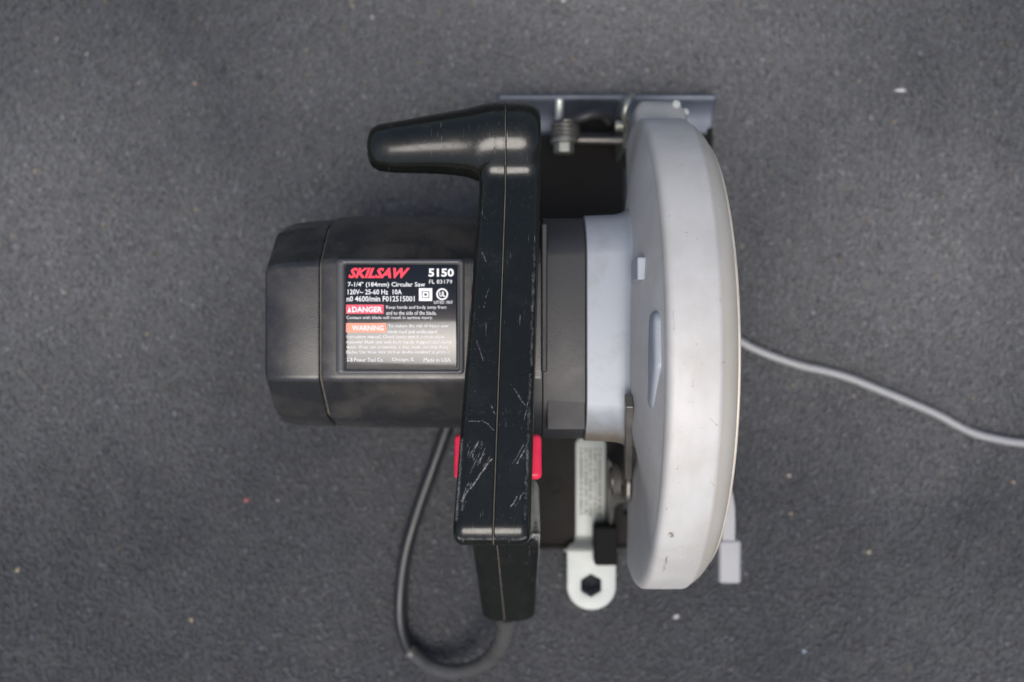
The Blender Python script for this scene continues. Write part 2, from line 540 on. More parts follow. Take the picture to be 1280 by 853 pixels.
def build_stones():
    nr = np.random.default_rng(11)
    sp = 1.95
    xs = np.arange(-430, 430, sp); ys = np.arange(-310, 310, sp)
    gx, gy = np.meshgrid(xs, ys)
    gx = gx.ravel() + nr.uniform(-.5, .5, gx.size) * sp
    gy = gy.ravel() + nr.uniform(-.5, .5, gy.size) * sp
    keep = nr.random(gx.size) < 0.9
    edge = np.minimum(430 - np.abs(gx), 310 - np.abs(gy))
    keep &= nr.random(gx.size) < np.clip(edge / 60, 0, 1) + .02
    gx, gy = gx[keep], gy[keep]
    n = gx.size
    rad = sp * np.clip(nr.lognormal(-.72, .33, n), .25, 1.15)
    top = -np.abs(nr.normal(0.22, .32, n))
    top = np.clip(top, -1.1, -0.02)
    K = 5
    ang = np.arange(K) * 2 * np.pi / K
    a = ang[None, :] + nr.uniform(0, 2 * np.pi, n)[:, None] + nr.uniform(-.3, .3, (n, K))
    rr = rad[:, None] * nr.uniform(.75, 1.25, (n, K))
    V = np.zeros((n, 2 * K, 3))
    V[:, :K, 0] = gx[:, None] + rr * np.cos(a); V[:, :K, 1] = gy[:, None] + rr * np.sin(a); V[:, :K, 2] = -1.6
    V[:, K:, 0] = gx[:, None] + rr * .62 * np.cos(a); V[:, K:, 1] = gy[:, None] + rr * .62 * np.sin(a)
    V[:, K:, 2] = np.minimum(top[:, None] + nr.uniform(-.28, .12, (n, K)), -0.02)
    me = bpy.data.meshes.new('asphalt_aggregate')
    me.vertices.add(n * 2 * K)
    me.vertices.foreach_set('co', (V * MM).astype(np.float32).ravel())
    q = np.array([[i, (i + 1) % K, K + (i + 1) % K, K + i] for i in range(K)])
    off = (np.arange(n) * 2 * K)
    quads = (off[:, None, None] + q[None]).reshape(n, -1)
    caps = off[:, None] + np.arange(K, 2 * K)[None]
    loops = np.concatenate([quads, caps], 1)
    ls = 4 * K + K
    starts = (np.arange(n) * ls)[:, None] + np.concatenate([np.arange(K) * 4, [4 * K]])[None]
    me.loops.add(n * ls); me.loops.foreach_set('vertex_index', loops.ravel().astype(np.int32))
    me.polygons.add(n * (K + 1)); me.polygons.foreach_set('loop_start', starts.ravel().astype(np.int32))
    me.update(calc_edges=True)
    tone = np.clip(nr.normal(1.0, .24, n), .5, 1.8)[:, None] * np.ones((1, 3))
    warm = nr.random(n) < .03
    tone[warm] *= np.array([1.35, 1.1, .8])
    pale = nr.random(n) < .006
    tone[pale] *= 1.7
    odd = nr.random(n) < .0003
    tone[odd] *= nr.uniform(2.5, 4.5, (odd.sum(), 1)) * np.array([1.1, .95, .75])
    c4 = np.ones((n, 2 * K, 4)); c4[:, :, :3] = tone[:, None, :]
    at = me.attributes.new('tone', 'FLOAT_COLOR', 'POINT')
    at.data.foreach_set('color', c4.astype(np.float32).ravel())
    me.polygons.foreach_set('use_smooth', np.zeros(n * (K + 1), dtype=bool))
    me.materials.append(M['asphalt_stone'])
    o = bpy.data.objects.new('asphalt_aggregate', me)
    col.objects.link(o)
    tag(o, 'fine dark stone chips bound in the asphalt', 'gravel', 'stuff')
build_stones()

# loose bits lying on the asphalt
def bit(name, x, y, size, color, label, cat, flat=.45, aspect=1.0, rot=0, group=None):
    size *= .62; color = tuple(.55 * c_ + .45 * (sum(color) / 3) * .8 for c_ in color)
    key = 'bit_%d' % len(bpy.data.materials)
    mat_plain(key, color, .6, 0, .2, 400, .1)
    rr = random.Random(int(x * 7 + y * 13))
    bm = bmesh.new()
    bmesh.ops.create_icosphere(bm, subdivisions=2, radius=1)
    for v in bm.verts:
        k = 1 + rr.uniform(-.16, .16)
        v.co = Vector((v.co.x * size * aspect * k, v.co.y * size * k, (v.co.z * k + .95) * size * flat))
    o = bm_obj(name, bm, key, None, sharp=25)
    o.location = (x * MM, y * MM, -0.0001); o.rotation_euler.z = R(rot)
    tag(o, label, cat, group=group)
    return o
bit('wood_splinter', 234, 151, 1.3, (.55, .55, .55), 'pale splinter lying alone on asphalt beyond the guard', 'splinter', .5, 4.0, 2)
bit('pebble', -160, -96, 1.9, (.40, .04, .03), 'tiny red chip on asphalt beside the motor end cap', 'pebble', .4, 1.4, 20)
bit('pebble', 99, -166, 2.2, (.34, .35, .34), 'pale flat chip on asphalt behind the guard and wrench', 'pebble', .3, 1.5, 10)
for x, y, s, c in ((-191, 155, 1.6, (.35, .2, .12)), (-193, -168, 1.7, (.42, .3, .08)), (-298, -138, 1.6, (.45, .36, .15)), (215, -127, 1.8, (.36, .28, .14)),
                   (302, -85, 1.5, (.4, .25, .15)), (176, -187, 1.5, (.25, .42, .6)), (-141, -96, 1.2, (.2, .2, .2)), (167, -81, 1.7, (.38, .3, .24)),
                   (31, 205, 2.0, (.4, .4, .38)), (-256, 173, 1.5, (.27, .27, .25)), (-274, 182, 1.3, (.26, .26, .26)), (-236, -9, 1.3, (.22, .2, .18)),
                   (168, -104, 1.4, (.36, .26, .18)), (206, -33, 1.2, (.4, .26, .18))):
    bit('pebble', x, y, s, c, 'tiny loose grit grain on the bare asphalt', 'pebble', .5, 1.15, x, group='loose grains on the asphalt')

# ================================================================== the circular saw
saw = empty('circular_saw')
tag(saw, 'black circular saw with silver blade guard, standing on its base on asphalt', 'power tool')

# ---- base plate: pressed sheet with turned-up front, side and rear edges, slot for the blade
def build_base():
    xs = [(-8, 4.2), (-6.6, 1.6), (-4, 0), (40, 0), (67, 0), (89, 0), (116.5, 0), (118.8, 1.4), (120, 4.0)]
    ys = [(-124.5, 3.6), (-123, 1.2), (-119, 0), (-104, 0), (-50, 0), (40, 0), (104, 0), (124, 0), (127, 0)]
    v = [(x, y, 2.2 + zx + zy) for x, zx in xs for y, zy in ys]
    n = len(ys); f = []
    for i in range(len(xs) - 1):
        for j in range(n - 1):
            if xs[i][0] == 67 and -104 <= ys[j][0] < 104:
                continue
            f.append((i * n + j, (i + 1) * n + j, (i + 1) * n + j + 1, i * n + j + 1))
    o = mesh_obj('base_plate', v, f, 'base_steel', saw, sharp=40)
    md = o.modifiers.new('s', 'SOLIDIFY'); md.thickness = 2.2 * MM; md.offset = -1
    md = o.modifiers.new('b', 'BEVEL'); md.width = .5 * MM; md.segments = 2; md.limit_method = 'ANGLE'; md.angle_limit = R(50)
    return o
base = build_base()
lipp = [(123.5, 2.6), (127.5, 2.7), (132, 3.8), (136, 5.6), (139.5, 8.2), (142.6, 11.6), (145, 15.5)]
lip_x = (-8, -6.6, 40, 80, 118.6, 120)
v_ = [(x, y, z) for x in lip_x for y, z in lipp]
mesh_obj('front_lip', v_, [(i * 7 + j, i * 7 + 7 + j, i * 7 + 8 + j, i * 7 + 1 + j) for i in range(5) for j in range(6)], 'lip_steel', base, sharp=60, solid=2.0)
# pressed boss with hole at the rear of the plate
lathe = []
def disc_z(name, x, y, prof, mat, parent, seg=40):
    v, f = [], []
    for j in range(seg):
        a = 2 * math.pi * j / seg
        for r, z in prof:
            v.append((x + r * math.cos(a), y + r * math.sin(a), z))
    n = len(prof)
    for j in range(seg):
        k = (j + 1) % seg
        for i in range(n - 1):
            f.append((j * n + i, k * n + i, k * n + i + 1, j * n + i + 1))
    f.append(tuple(j * n for j in range(seg))); f.append(tuple(j * n + n - 1 for j in range(seg)))
    return mesh_obj(name, v, f, mat, parent)
disc_z('boss', 25.5, -88, [(8, 2.0), (8, 3.0), (6.5, 4.6), (3.2, 4.9), (2.6, 4.2), (2.4, 2.6)], 'base_steel', base)
disc_z('screw_hole', 25.5, -88, [(2.35, 2.55), (2.35, 2.75)], 'hole_black', base)
for x, y in ((6, -108), (108, -112), (108, 116), (8, 110)):
    disc_z('rivet', x, y, [(3.2, 2.0), (3.2, 2.9), (2.2, 3.8), (0.6, 4.0)], 'old_steel', base, 20)

# ---- blade and guards (axis along x)
GY, GZ, GR = -6.0, 98.0, 115.5
guard = lathe_x('upper_guard', [(60, 34), (60, 60), (60, 90), (60.0, GR - 9), (60.2, GR - 4), (61.0, GR - 1.4), (62.4, GR - .2), (64, GR), (72, GR + .1), (80.4, GR), (81.5, GR - .3), (82.2, GR - .95),
                                (84.2, GR - 2.3), (86.4, GR - 4.1), (88.4, GR - 6.4), (89.9, GR - 9.0), (90.8, GR - 11.6), (91.3, GR - 14), (91.4, GR - 17), (91.2, 80), (91, 34)],
                GY, GZ, 'silver', saw, a0=-12, a1=190, seg=160, sharp=50, solid=1.6)
# yaw of about one degree, as the guard stands
lathe_x('guard_rim', [(90.5 + .85 * math.cos(2 * math.pi * k / 10), GR - 10.6 + .85 * math.sin(2 * math.pi * k / 10)) for k in range(11)], GY, GZ, 'rim_metal', guard, a0=-10, a1=188, seg=140)
# nose lip above the front of the base
nose = round_poly([(62.5, 101, 3), (88, 101, 3), (87, 119, 5), (82, 123.5, 4), (66, 124, 4), (63, 120, 4)])
nb = round_poly([(62.5, 97, 2), (90.5, 97, 2), (90, 118, 5), (85, 123.5, 4), (66, 124, 4), (63, 119, 4)])
nz = [[(75.5 + (a - 75.5) * (1 - e / 13), 97 + (b - 97) * (1 - e / 27)) for a, b in nb] for e in (2, 0, 0, .6, 2, 5)]
loft('guard_nose', [[(a, b, z - max(0, b - 101) * .22) for a, b in c] for c, z in zip(nz, (60, 64, 91, 93.4, 94.8, 95.6))], 'nose_metal', guard, sharp=60)
disc_z('nose_screw', 84, 121, [(2.4, 82), (2.4, 90.6), (1.8, 91.4), (.5, 91.6)], 'wrench_zinc', guard, 20)
disc_z('nose_screw', 89, 117.5, [(2.0, 80), (2.0, 89), (1.5, 89.8), (.5, 90)], 'wrench_zinc', guard, 20)
# cast pads standing on the sloped inner shoulder
box('cast_pad', 52.6, 58.3, 25.6, 35.6, 160, 181, 'cast', guard, 1.0)
pad = round_poly([(-27, 182, 5), (12, 190, 5), (12, 203.5, 5), (-10, 205, 6), (-29, 194, 5)])
slab('cast_boss', [pad], [(0, lambda a, b: (60.5, a, b)), (0, lambda a, b: (57.6, a, b)), (1.2, lambda a, b: (56.6, a, b)), (3, lambda a, b: (56.1, a, b))], 'cast', guard, sharp=60)
disc_pts = [(56.6, .1), (56.6, 3.2), (57.6, 4), (60, 4.4)]
lathe_x('cast_dimple', disc_pts, 14.5, 178, 'cast', guard, seg=28)

# blade
bl = []
TEETH = 24
for k in range(TEETH):
    a = 2 * math.pi * k / TEETH; s = 2 * math.pi / TEETH
    for fa, r in ((0, 92), (.08, 91.5), (.55, 89), (.8, 84), (.93, 84.5)):
        bl.append((GY + r * math.cos(a + fa * s), GZ + r * math.sin(a + fa * s)))
arb = [(GY + 8 * math.cos(2 * math.pi * k / 24), GZ + 8 * math.sin(2 * math.pi * k / 24)) for k in range(24)]
yzplate('saw_blade', bl, 75.2, 77.0, 'blade_steel', saw, [arb], .2)
lathe_x('arbor_bolt', [(54, .1), (54, 7.6), (72, 7.6), (72, 20), (75, 20), (77, 20), (80, 20), (80, 9), (87, 9), (88, 8), (88, .1)], GY, GZ, 'old_steel', saw, seg=6, smooth=False)
lg = lathe_x('lower_guard', [(68, 40), (68, GR - 9), (69.5, GR - 7), (83.5, GR - 7), (85, GR - 9), (85, 40)], GY, GZ, 'cast', saw, a0=70, a1=208, seg=70, solid=1.2)

# grey lift lever of the lower guard
lever = empty('guard_lever'); lever.parent = saw
arm = catmull([(88, -18, 84), (97, -34, 72), (110, -62, 56), (119, -88, 46), (120.8, -112, 40)], 6)
rings = []
for i, p in enumerate(arm):
    tt = i / (len(arm) - 1); w = 3.0 + .8 * tt; h = 6 - 1.0 * tt
    rings.append([tuple(p + Vector(q)) for q in ((w, 0, h), (-w, 0, h), (-w, 0, -h), (w, 0, -h))])
loft('lever_arm', rings, 'grey_plastic', lever, bevel=.7)
box('thumb_tab', 115.0, 128.0, -135.5, -110.4, 33, 46, 'grey_plastic', lever, 2.4)

# ---- gear case and the sloped shoulder between motor and guard
CY, CZ = 7.0, 103.0
def box_ring(x, k=0.0, cy=6.0, cz=103.0):
    c = round_poly([(53, 46.5, 20), (-53, 46.5, 20), (-53, -46, 22), (53, -46, 22)], 7)
    n_ = len(c)
    out_ = []
    for a, b in c:
        L = math.hypot(a, b)
        crown = 5.0 * max(0, 1 - (a / 46) ** 2) if b > 40 else 0
        out_.append((x, cy + a * (1 + k / 53), cz + (b + crown) * (1 + k / 47)))
    return out_
gear = loft('gear_case', [box_ring(33.6, -.8), box_ring(34.0, 0), box_ring(47.5, .5), box_ring(50.2, 1.0), box_ring(52.0, 1.6), box_ring(53.0, 2.4), box_ring(54.2, 3), box_ring(60.2, 3.2)], 'cast', saw, sharp=45)
sh = []
v_, f_ = [], []
sprof = [(52.8, 54), (53.0, 62), (53.6, 70), (54.6, 82), (56.6, 95), (59.0, 106.0), (60.3, 110.6), (61.2, GR - 1.6)]
A0, A1, SN = -6, 150, 120
for jj in range(SN + 1):
    aa = A0 + (A1 - A0) * jj / SN
    fd = min(1, max(0, (aa - A0) / 30), max(0, (A1 - aa) / 34)); fd = fd * fd * (3 - 2 * fd)
    for x_, r_ in sprof:
        xx = 60.4 - (60.4 - x_) * fd if x_ < 60.4 else x_ + .5 * (1 - fd)
        v_.append((xx, GY + r_ * math.cos(R(aa)), GZ + r_ * math.sin(R(aa))))
ns = len(sprof)
for jj in range(SN):
    for ii in range(ns - 1):
        f_.append((jj * ns + ii, jj * ns + ii + 1, jj * ns + ns + ii + 1, jj * ns + ns + ii))
mesh_obj('gear_shoulder', v_, f_, 'silver', gear, sharp=60)

# ---- motor: black field case, ribbed housing, end cap
def oct_ring(x, cy, cz, k=1.0, rc=4.5, top=46.5):
    c = round_poly([(27 * k, top * k, rc), (-27 * k, top * k, rc), (-46 * k, 25 * k, rc), (-52.5 * k, 2 * k, rc), (-46.5 * k, -26 * k, rc), (-24 * k, -46 * k, rc),
                    (24 * k, -46 * k, rc), (46.5 * k, -26 * k, rc), (52.5 * k, 2 * k, rc), (46 * k, 25 * k, rc)], 5)
    return [(x, cy + a, cz + b) for a, b in c]
MY, MZ = 9.5, 103.0
field = []
fc = [(x, [(CY + r * k * math.cos(2 * math.pi * (i + .35) / 14), CZ + r * k * math.sin(2 * math.pi * (i + .35) / 14)) for i in range(14)]) for x, r, k in ((8, 56.4, 1), (33.4, 56.8, 1))]
def fac_ring(x, r):
    pts = [(r * math.cos(2 * math.pi * (i + .3) / 14) * 1.015, r * math.sin(2 * math.pi * (i + .3) / 14) * 1.015, 9) for i in range(14)]
    return [(x, CY + a, CZ + b) for a, b in round_poly(pts, 5)]
fcase = loft('field_case', [box_ring(6, -2.2), box_ring(13.6, -2.2), box_ring(14.2, -1.2), box_ring(32.9, -1.0), box_ring(33.4, -1.5)], 'field_plastic', saw, sharp=40)
box('field_flange', 13.2, 15.9, -14, 53, 140, 152.6, 'field_plastic', fcase, .8)
box('cooling_rib', 15.9, 33.0, 44.6, 45.6, 130, 147.6, 'field_plastic', fcase, .4)
box('cooling_rib', 15.9, 33.0, -40, 5.6, 130, 150.6, 'field_plastic', fcase, .4)
housing = loft('motor_housing', [oct_ring(-86.6, MY, MZ, .965), oct_ring(-86.2, MY, MZ, .985), oct_ring(-85, MY, MZ, .992), oct_ring(-79, MY, MZ, 1.0), oct_ring(-20, MY, MZ, 1.008), oct_ring(13, MY, MZ, 1.01)], 'motor', saw, sharp=28)
cap_r = [oct_ring(-87.4, MY - .6, MZ, .955), oct_ring(-87.8, MY - .6, MZ, .975), oct_ring(-89, MY - .6, MZ, .98), oct_ring(-101, MY - .8, MZ, .97, 4.5), oct_ring(-108, MY - 1.2, MZ, .955, 4.5), oct_ring(-111.5, MY - 1.4, MZ, .93, 4.5), oct_ring(-113, MY - 1.6, MZ, .88, 4.5)]
endcap = loft('end_cap', cap_r, 'motor', saw, sharp=28)
loft('seam', [oct_ring(-87.3, MY - .3, MZ, .955), oct_ring(-86.7, MY - .3, MZ, .955)], 'seam_dust', endcap)
for k in range(5):
    box('vent_slot', -113.9, -112.6, -16 + k * 10, -11 + k * 10, 82, 122, 'hole_black', endcap, .3)

# raised bezel round the nameplate
bz = round_poly([(-79.5, -15, 2), (-21.5, -15, 2), (-21.5, 37, 2), (-79.5, 37, 2)])
bh = round_poly([(-75.6, -12.9, 1), (-24.2, -12.9, 1), (-24.2, 34.9, 1), (-75.6, 34.9, 1)])
plate('bezel', bz, 147.5, 151.0, 'bezel_plastic', housing, [bh], .6)

# ---- nameplate with its print
NX0, NX1, NY0, NY1, NZ = -75.2, -24.6, -12.5, 34.5, 150.2
np_c = round_poly([(NX0, NY0, .8), (NX1, NY0, .8), (NX1, NY1, .8), (NX0, NY1, .8)])
name = plate('nameplate', np_c, 149.4, NZ, 'plate_black', saw, (), .15)
def uv(zx, zy):
    return (NX0 + (zx - 72) / 788 * (NX1 - NX0), NY1 - (zy - 66) / 733 * (NY1 - NY0))
def txt(s, zx0, zx1, zy0, zy1, mat, bold=0.0, shear=0.0, dz=0.05, part='lettering', parent=None, to=None):
    cu = bpy.data.curves.new('t', 'FONT'); cu.body = s; cu.size = 1; cu.offset = bold; cu.shear = shear; cu.resolution_u = 2
    ob = bpy.data.objects.new('t', cu); col.objects.link(ob)
    dg = bpy.context.evaluated_depsgraph_get(); dg.update()
    me = bpy.data.meshes.new_from_object(ob.evaluated_get(dg))
    bpy.data.objects.remove(ob); bpy.data.curves.remove(cu)
    n = len(me.vertices); co = np.empty(n * 3, np.float32); me.vertices.foreach_get('co', co); co = co.reshape(-1, 3)
    mn, mx = co.min(0), co.max(0)
    (x0, y1), (x1, y0) = (to or uv)(zx0, zy0), (to or uv)(zx1, zy1)
    co[:, 0] = (x0 + (co[:, 0] - mn[0]) / (mx[0] - mn[0]) * (x1 - x0)) * MM
    co[:, 1] = (y0 + (co[:, 1] - mn[1]) / (mx[1] - mn[1]) * (y1 - y0)) * MM
    co[:, 2] = (NZ + dz) * MM
    me.vertices.foreach_set('co', co.ravel()); me.update()
    me.name = part
    return finish(part, me, mat, parent or name, smooth=False)
def panel(part, zx0, zx1, zy0, zy1, mat):
    (x0, y1), (x1, y0) = uv(zx0, zy0), uv(zx1, zy1)
    return mesh_obj(part, [(x0, y0, NZ + .04), (x1, y0, NZ + .04), (x1, y1, NZ + .04), (x0, y1, NZ + .04)], [(0, 1, 2, 3)], mat, name, smooth=False)
o = txt('SKILSAW', 92, 525, 88, 162, 'ink_red', .045, .35); o['label'] = 'red slanted SKILSAW lettering'
txt('5150', 655, 835, 92, 152, 'ink_white', .035)
txt('FL 83179', 660, 822, 172, 200, 'ink_white')
txt('7-1/4" (184mm) Circular Saw', 88, 632, 188, 230, 'ink_white', .012)
txt('120V~ 25-60 Hz  10A', 88, 468, 240, 276, 'ink_white', .012)
txt('n0 4600/min F012515001', 80, 558, 287, 326, 'ink_white', .012)
panel('danger_panel', 76, 340, 348, 412, 'ink_pink')
txt('DANGER', 118, 330, 362, 402, 'ink_white', .03, dz=.09)
(ax, ay), (bx_, by_) = uv(86, 402), uv(112, 362)
mesh_obj('warning_triangle', [(ax, ay, NZ + .09), (bx_, ay, NZ + .09), ((ax + bx_) / 2, by_, NZ + .09)], [(0, 1, 2)], 'ink_white', name, smooth=False)
txt('Keep hands and body away from', 358, 782, 354, 384, 'ink_white')
txt('and to the side of the blade.', 358, 712, 392, 420, 'ink_white')
txt('Contact with blade will result in serious injury.', 78, 686, 428, 456, 'ink_white')
panel('warning_panel', 76, 358, 478, 544, 'ink_orange')
txt('WARNING', 118, 340, 494, 530, 'ink_white', .02, dz=.09)
txt('To reduce the risk of injury user', 372, 798, 486, 514, 'ink_white')
txt('must read and understand', 372, 716, 524, 550, 'ink_white')
txt('instruction manual. Check lower guard, it must close', 78, 766, 562, 590, 'ink_white')
txt('instantly! Hold saw with both hands. Support and clamp', 78, 818, 600, 628, 'ink_white')
txt('work. Wear eye protection, a dust mask, use only sharp', 78, 796, 636, 662, 'ink_white')
txt('blades. Use three wire cord or double insulated to protect', 78, 804, 670, 698, 'ink_white')
txt('S-B Power Tool Co.', 82, 338, 722, 750, 'ink_white')
txt('Chicago, IL', 398, 556, 722, 750, 'ink_white')
txt('Made in USA', 622, 812, 722, 750, 'ink_white')
def sq_ring(zx0, zx1, zy0, zy1, w):
    (x0, y1), (x1, y0) = uv(zx0, zy0), uv(zx1, zy1)
    v = [(x0, y0), (x1, y0), (x1, y1), (x0, y1), (x0 + w, y0 + w), (x1 - w, y0 + w), (x1 - w, y1 - w), (x0 + w, y1 - w)]
    mesh_obj('insulation_mark', [(a, b, NZ + .05) for a, b in v], [(i, (i + 1) % 4, 4 + (i + 1) % 4, 4 + i) for i in range(4)], 'ink_white', name, smooth=False)
sq_ring(588, 682, 232, 322, 1.35); sq_ring(614, 656, 257, 297, .8)
ux, uy = uv(752, 274)
N = 28
mesh_obj('listing_ring', [(ux + r * math.cos(2 * math.pi * k / N), uy + r * math.sin(2 * math.pi * k / N), NZ + .05) for r in (2.7, 1.95) for k in range(N)],
         [(k, (k + 1) % N, N + (k + 1) % N, N + k) for k in range(N)], 'ink_white', name, smooth=False)
txt('UL', 732, 774, 256, 292, 'ink_white', .05)
txt('LISTED 18KF', 694, 826, 320, 342, 'ink_white')

# ---- handle: two moulded shells that meet at a dusty seam
def hx(y, z):
    t = min(1, max(0, (66 - y) / 139))
    xc, hw, xs = -1.0 - 6.9 * t, 13.6 + 1.7 * t, -2.9 - 4.4 * t
    u = min(1, max(0, (206 - z) / 60)) * min(1, max(0, (-40 - y) / 34))
    u = u * u * (3 - 2 * u)
    v = min(1, max(0, (150 - z) / 85))
    gc, gh, gs = -3.0 + 1.5 * v, 16 - 2.6 * v, -7.0 + 3.8 * v
    xc, hw, xs = xc + (gc - xc) * u, hw + (gh - hw) * u, xs + (gs - xs) * u
    return xc - hw, xs, xc + hw
outer = round_poly([(44, 112, 0), (92, 122, 12), *[(90 + 16.6 * math.cos(R(q)), 153.5 + 16.6 * math.sin(R(q)), 0) for q in range(-20, 121, 7)], (74, 162.3, 9), (-80, 214.4, 7.5), (-83, 186, 22), (-90, 150, 50), (-150, 76, 16), (-141, 60, 7), (-95, 70, 20), (-38, 80, 0), (-10, 100, 0)], 8)
hole = round_poly([(-12, 160, 5), (-57, 175, 8), (-60, 152, 12), (-78, 112, 12), (-92, 90, 8), (-52, 92, 6), (-36, 122, 6)], 6)
outer, hole = resample(outer, 3.0), resample(hole, 3.0)
if area2(outer) < 0: outer = outer[::-1]
RB = 4.2
def rbz(a, b):
    k = min(1, max(0, (170 - b) / 40)) * min(1, max(0, (-58 - a) / 20))
    k2 = min(1, max(0, (a - 70) / 12)) if b > 120 else 0
    return RB * (1 + 1.3 * k + 1.1 * k2)
def shell_rings(side):
    rg = [(.45, lambda a, b: (hx(a, b)[1] + side * .22, a, b)), (0.0, lambda a, b: (hx(a, b)[1] + side * .62, a, b))]
    for k in range(7):
        th = R(90 * k / 6)
        def fn(a, b, th=th):
            l, s, r = hx(a, b); e = r if side > 0 else l
            return (e - side * rbz(a, b) * (1 - math.sin(th)), a, b)
        rg.append((RB * (1 - math.cos(th)), fn))
    return rg
hr = slab('handle_shell', [outer, hole], shell_rings(1), 'handle', saw, sharp=40)
hl = slab('handle_shell', [outer, hole], shell_rings(-1), 'handle', saw, sharp=40)
slab('parting_line', [outer, hole], [(.5, lambda a, b: (hx(a, b)[1] - .3, a, b)), (.22, lambda a, b: (hx(a, b)[1] - .12, a, b)), (.22, lambda a, b: (hx(a, b)[1] + .12, a, b)), (.5, lambda a, b: (hx(a, b)[1] + .3, a, b))], 'seam_dust', saw, sharp=50)

# stub grip that sticks out from the front of the handle
def knob_ring(x, r, dy=0.0, ext=0.0, seg=40):
    out = []
    for k in range(seg):
        a = 2 * math.pi * k / seg
        y, z = r * math.cos(a), r * math.sin(a)
        if y < 0:
            y *= 1 + ext
        out.append((x, 90.2 - 3.0 * min(1, max(0, (-x - 6) / 46)) + dy + y, 153.3 + z))
    return out
kr = [knob_ring(-3.0, 16.7), knob_ring(-8, 16.7), knob_ring(-12.0, 16.4, 0, .03), knob_ring(-14.8, 15.9, 0, .14), knob_ring(-17.0, 15.45, 0, .10), knob_ring(-20, 14.95, 0, .055), knob_ring(-25, 14.3, 0, .02), knob_ring(-31, 13.6), knob_ring(-38, 12.85), knob_ring(-46, 12.0, -.15), knob_ring(-53, 11.3, -.3),
      knob_ring(-59.5, 10.4, -.5), knob_ring(-62.5, 8.9, -.6), knob_ring(-63.8, 6.9, -.7), knob_ring(-64.6, 4.2, -.8)]
loft('front_grip', kr, 'handle', saw, sharp=50)

# red lock buttons, trigger
def button(xa, xb):
    c = round_poly([(-56.6, 187.5, 2.4), (-38.6, 181.5, 2.4), (-38.6, 190.5, 2.4), (-56.6, 196.5, 2.4)])
    s = 1 if xb > xa else -1
    slab('lock_button', [c], [(0, lambda a, b: (xa, a, b)), (0, lambda a, b: (xb - s * 2.0, a, b)), (.35, lambda a, b: (xb - s * 1.0, a, b)), (.95, lambda a, b: (xb - s * .35, a, b)), (1.9, lambda a, b: (xb, a, b))], 'red_plastic', saw, sharp=60)
button(4, 12.2); button(-16, -23.7)
trg = round_poly([(-18, 163, 2), (-52, 174, 2), (-50, 160, 5), (-34, 153, 6), (-20, 155, 3)])
yzplate('trigger', trg, -11, -1, 'black_rubber', saw, (), 1.2)

# ---- front bracket with wing nut, rear depth bracket with lever
br = empty('bevel_bracket'); br.parent = saw
arc = [(24, 2.4), (66, 2.4), (66, 20)] + [(45 + 20 * math.cos(R(a)), 26 + 18 * math.sin(R(a))) for a in range(0, 181, 15)] + [(25, 20), (24, 14)]
slab('quadrant', [resample(arc, 4)], [(.4, lambda a, b: (a, 124.0, b)), (0, lambda a, b: (a, 124.4, b)), (0, lambda a, b: (a, 126.0, b)), (.4, lambda a, b: (a, 126.4, b))], 'dark_steel', br, sharp=45)
# wing nut: hub + two curved wings
hub = [[(30 + r * math.cos(2 * math.pi * k / 20), y, 38 + r * math.sin(2 * math.pi * k / 20)) for k in range(20)] for y, r in ((113, 3.5), (114, 5), (118, 6), (123.8, 6.4))]
loft('wing_nut', hub, 'dark_steel', br)
wing = catmull([(24, 112, 33), (31, 121, 40), (40, 125, 45), (49, 126.5, 44), (55, 122.5, 40)], 6)
tube('wing', wing, lambda t: 2.0 + 1.4 * math.sin(math.pi * t), 'dark_steel', br, 14)
spr = [Vector((30 + 7.4 * math.cos(k * .42), 113.5 + 9.6 * k / 64, 38 + 7.4 * math.sin(k * .42))) for k in range(65)]
tube('bolt_spring', spr, .95, 'old_steel', br, 8)
hexr = [[(29.3 + r * math.cos(R(60 * k)), y, 38 + r * math.sin(R(60 * k))) for k in range(6)] for y, r in ((105.5, 4.8), (106.5, 5.8), (111.5, 5.8))]
loft('bolt_head', hexr, 'zinc', br, smooth=False, bevel=.4)
wsh = [[(29.3 + r * math.cos(2 * math.pi * k / 24), y, 38 + r * math.sin(2 * math.pi * k / 24)) for k in range(24)] for y, r in ((111.5, 7), (112.0, 7.6), (113, 7.6), (113.2, 7.2))]
loft('washer', wsh, 'zinc', br)
tube('stud', [Vector((28, 130, 10.5)), Vector((28, 131, 11)), Vector((28, 142, 14)), Vector((28, 142.6, 14.2))], lambda t: 2.4 if .1 < t < .9 else 1.7, 'bright_zinc', br, 16)
tube('cross_rod', [Vector((37, 113.5, 38)), Vector((50, 113.3, 38)), Vector((66, 113, 38))], 2.2, 'old_steel', br, 14)
ear = round_poly([(108, 3, 2), (138, 5, 3), (138, 40, 9), (122, 56, 9), (108, 40, 6)])
yzplate('pivot_ear', ear, 62.2, 64.6, 'zinc', br)
curl = catmull([(66, 134, 56), (62.5, 129, 62), (61, 122, 60), (64, 116, 52)], 6)
tube('curled_tab', curl, 1.9, 'zinc', br, 12)
tube('pivot_pin', [Vector((58, 121, 40)), Vector((66, 121, 40)), Vector((74, 121, 40))], 3.2, 'zinc', br, 18)

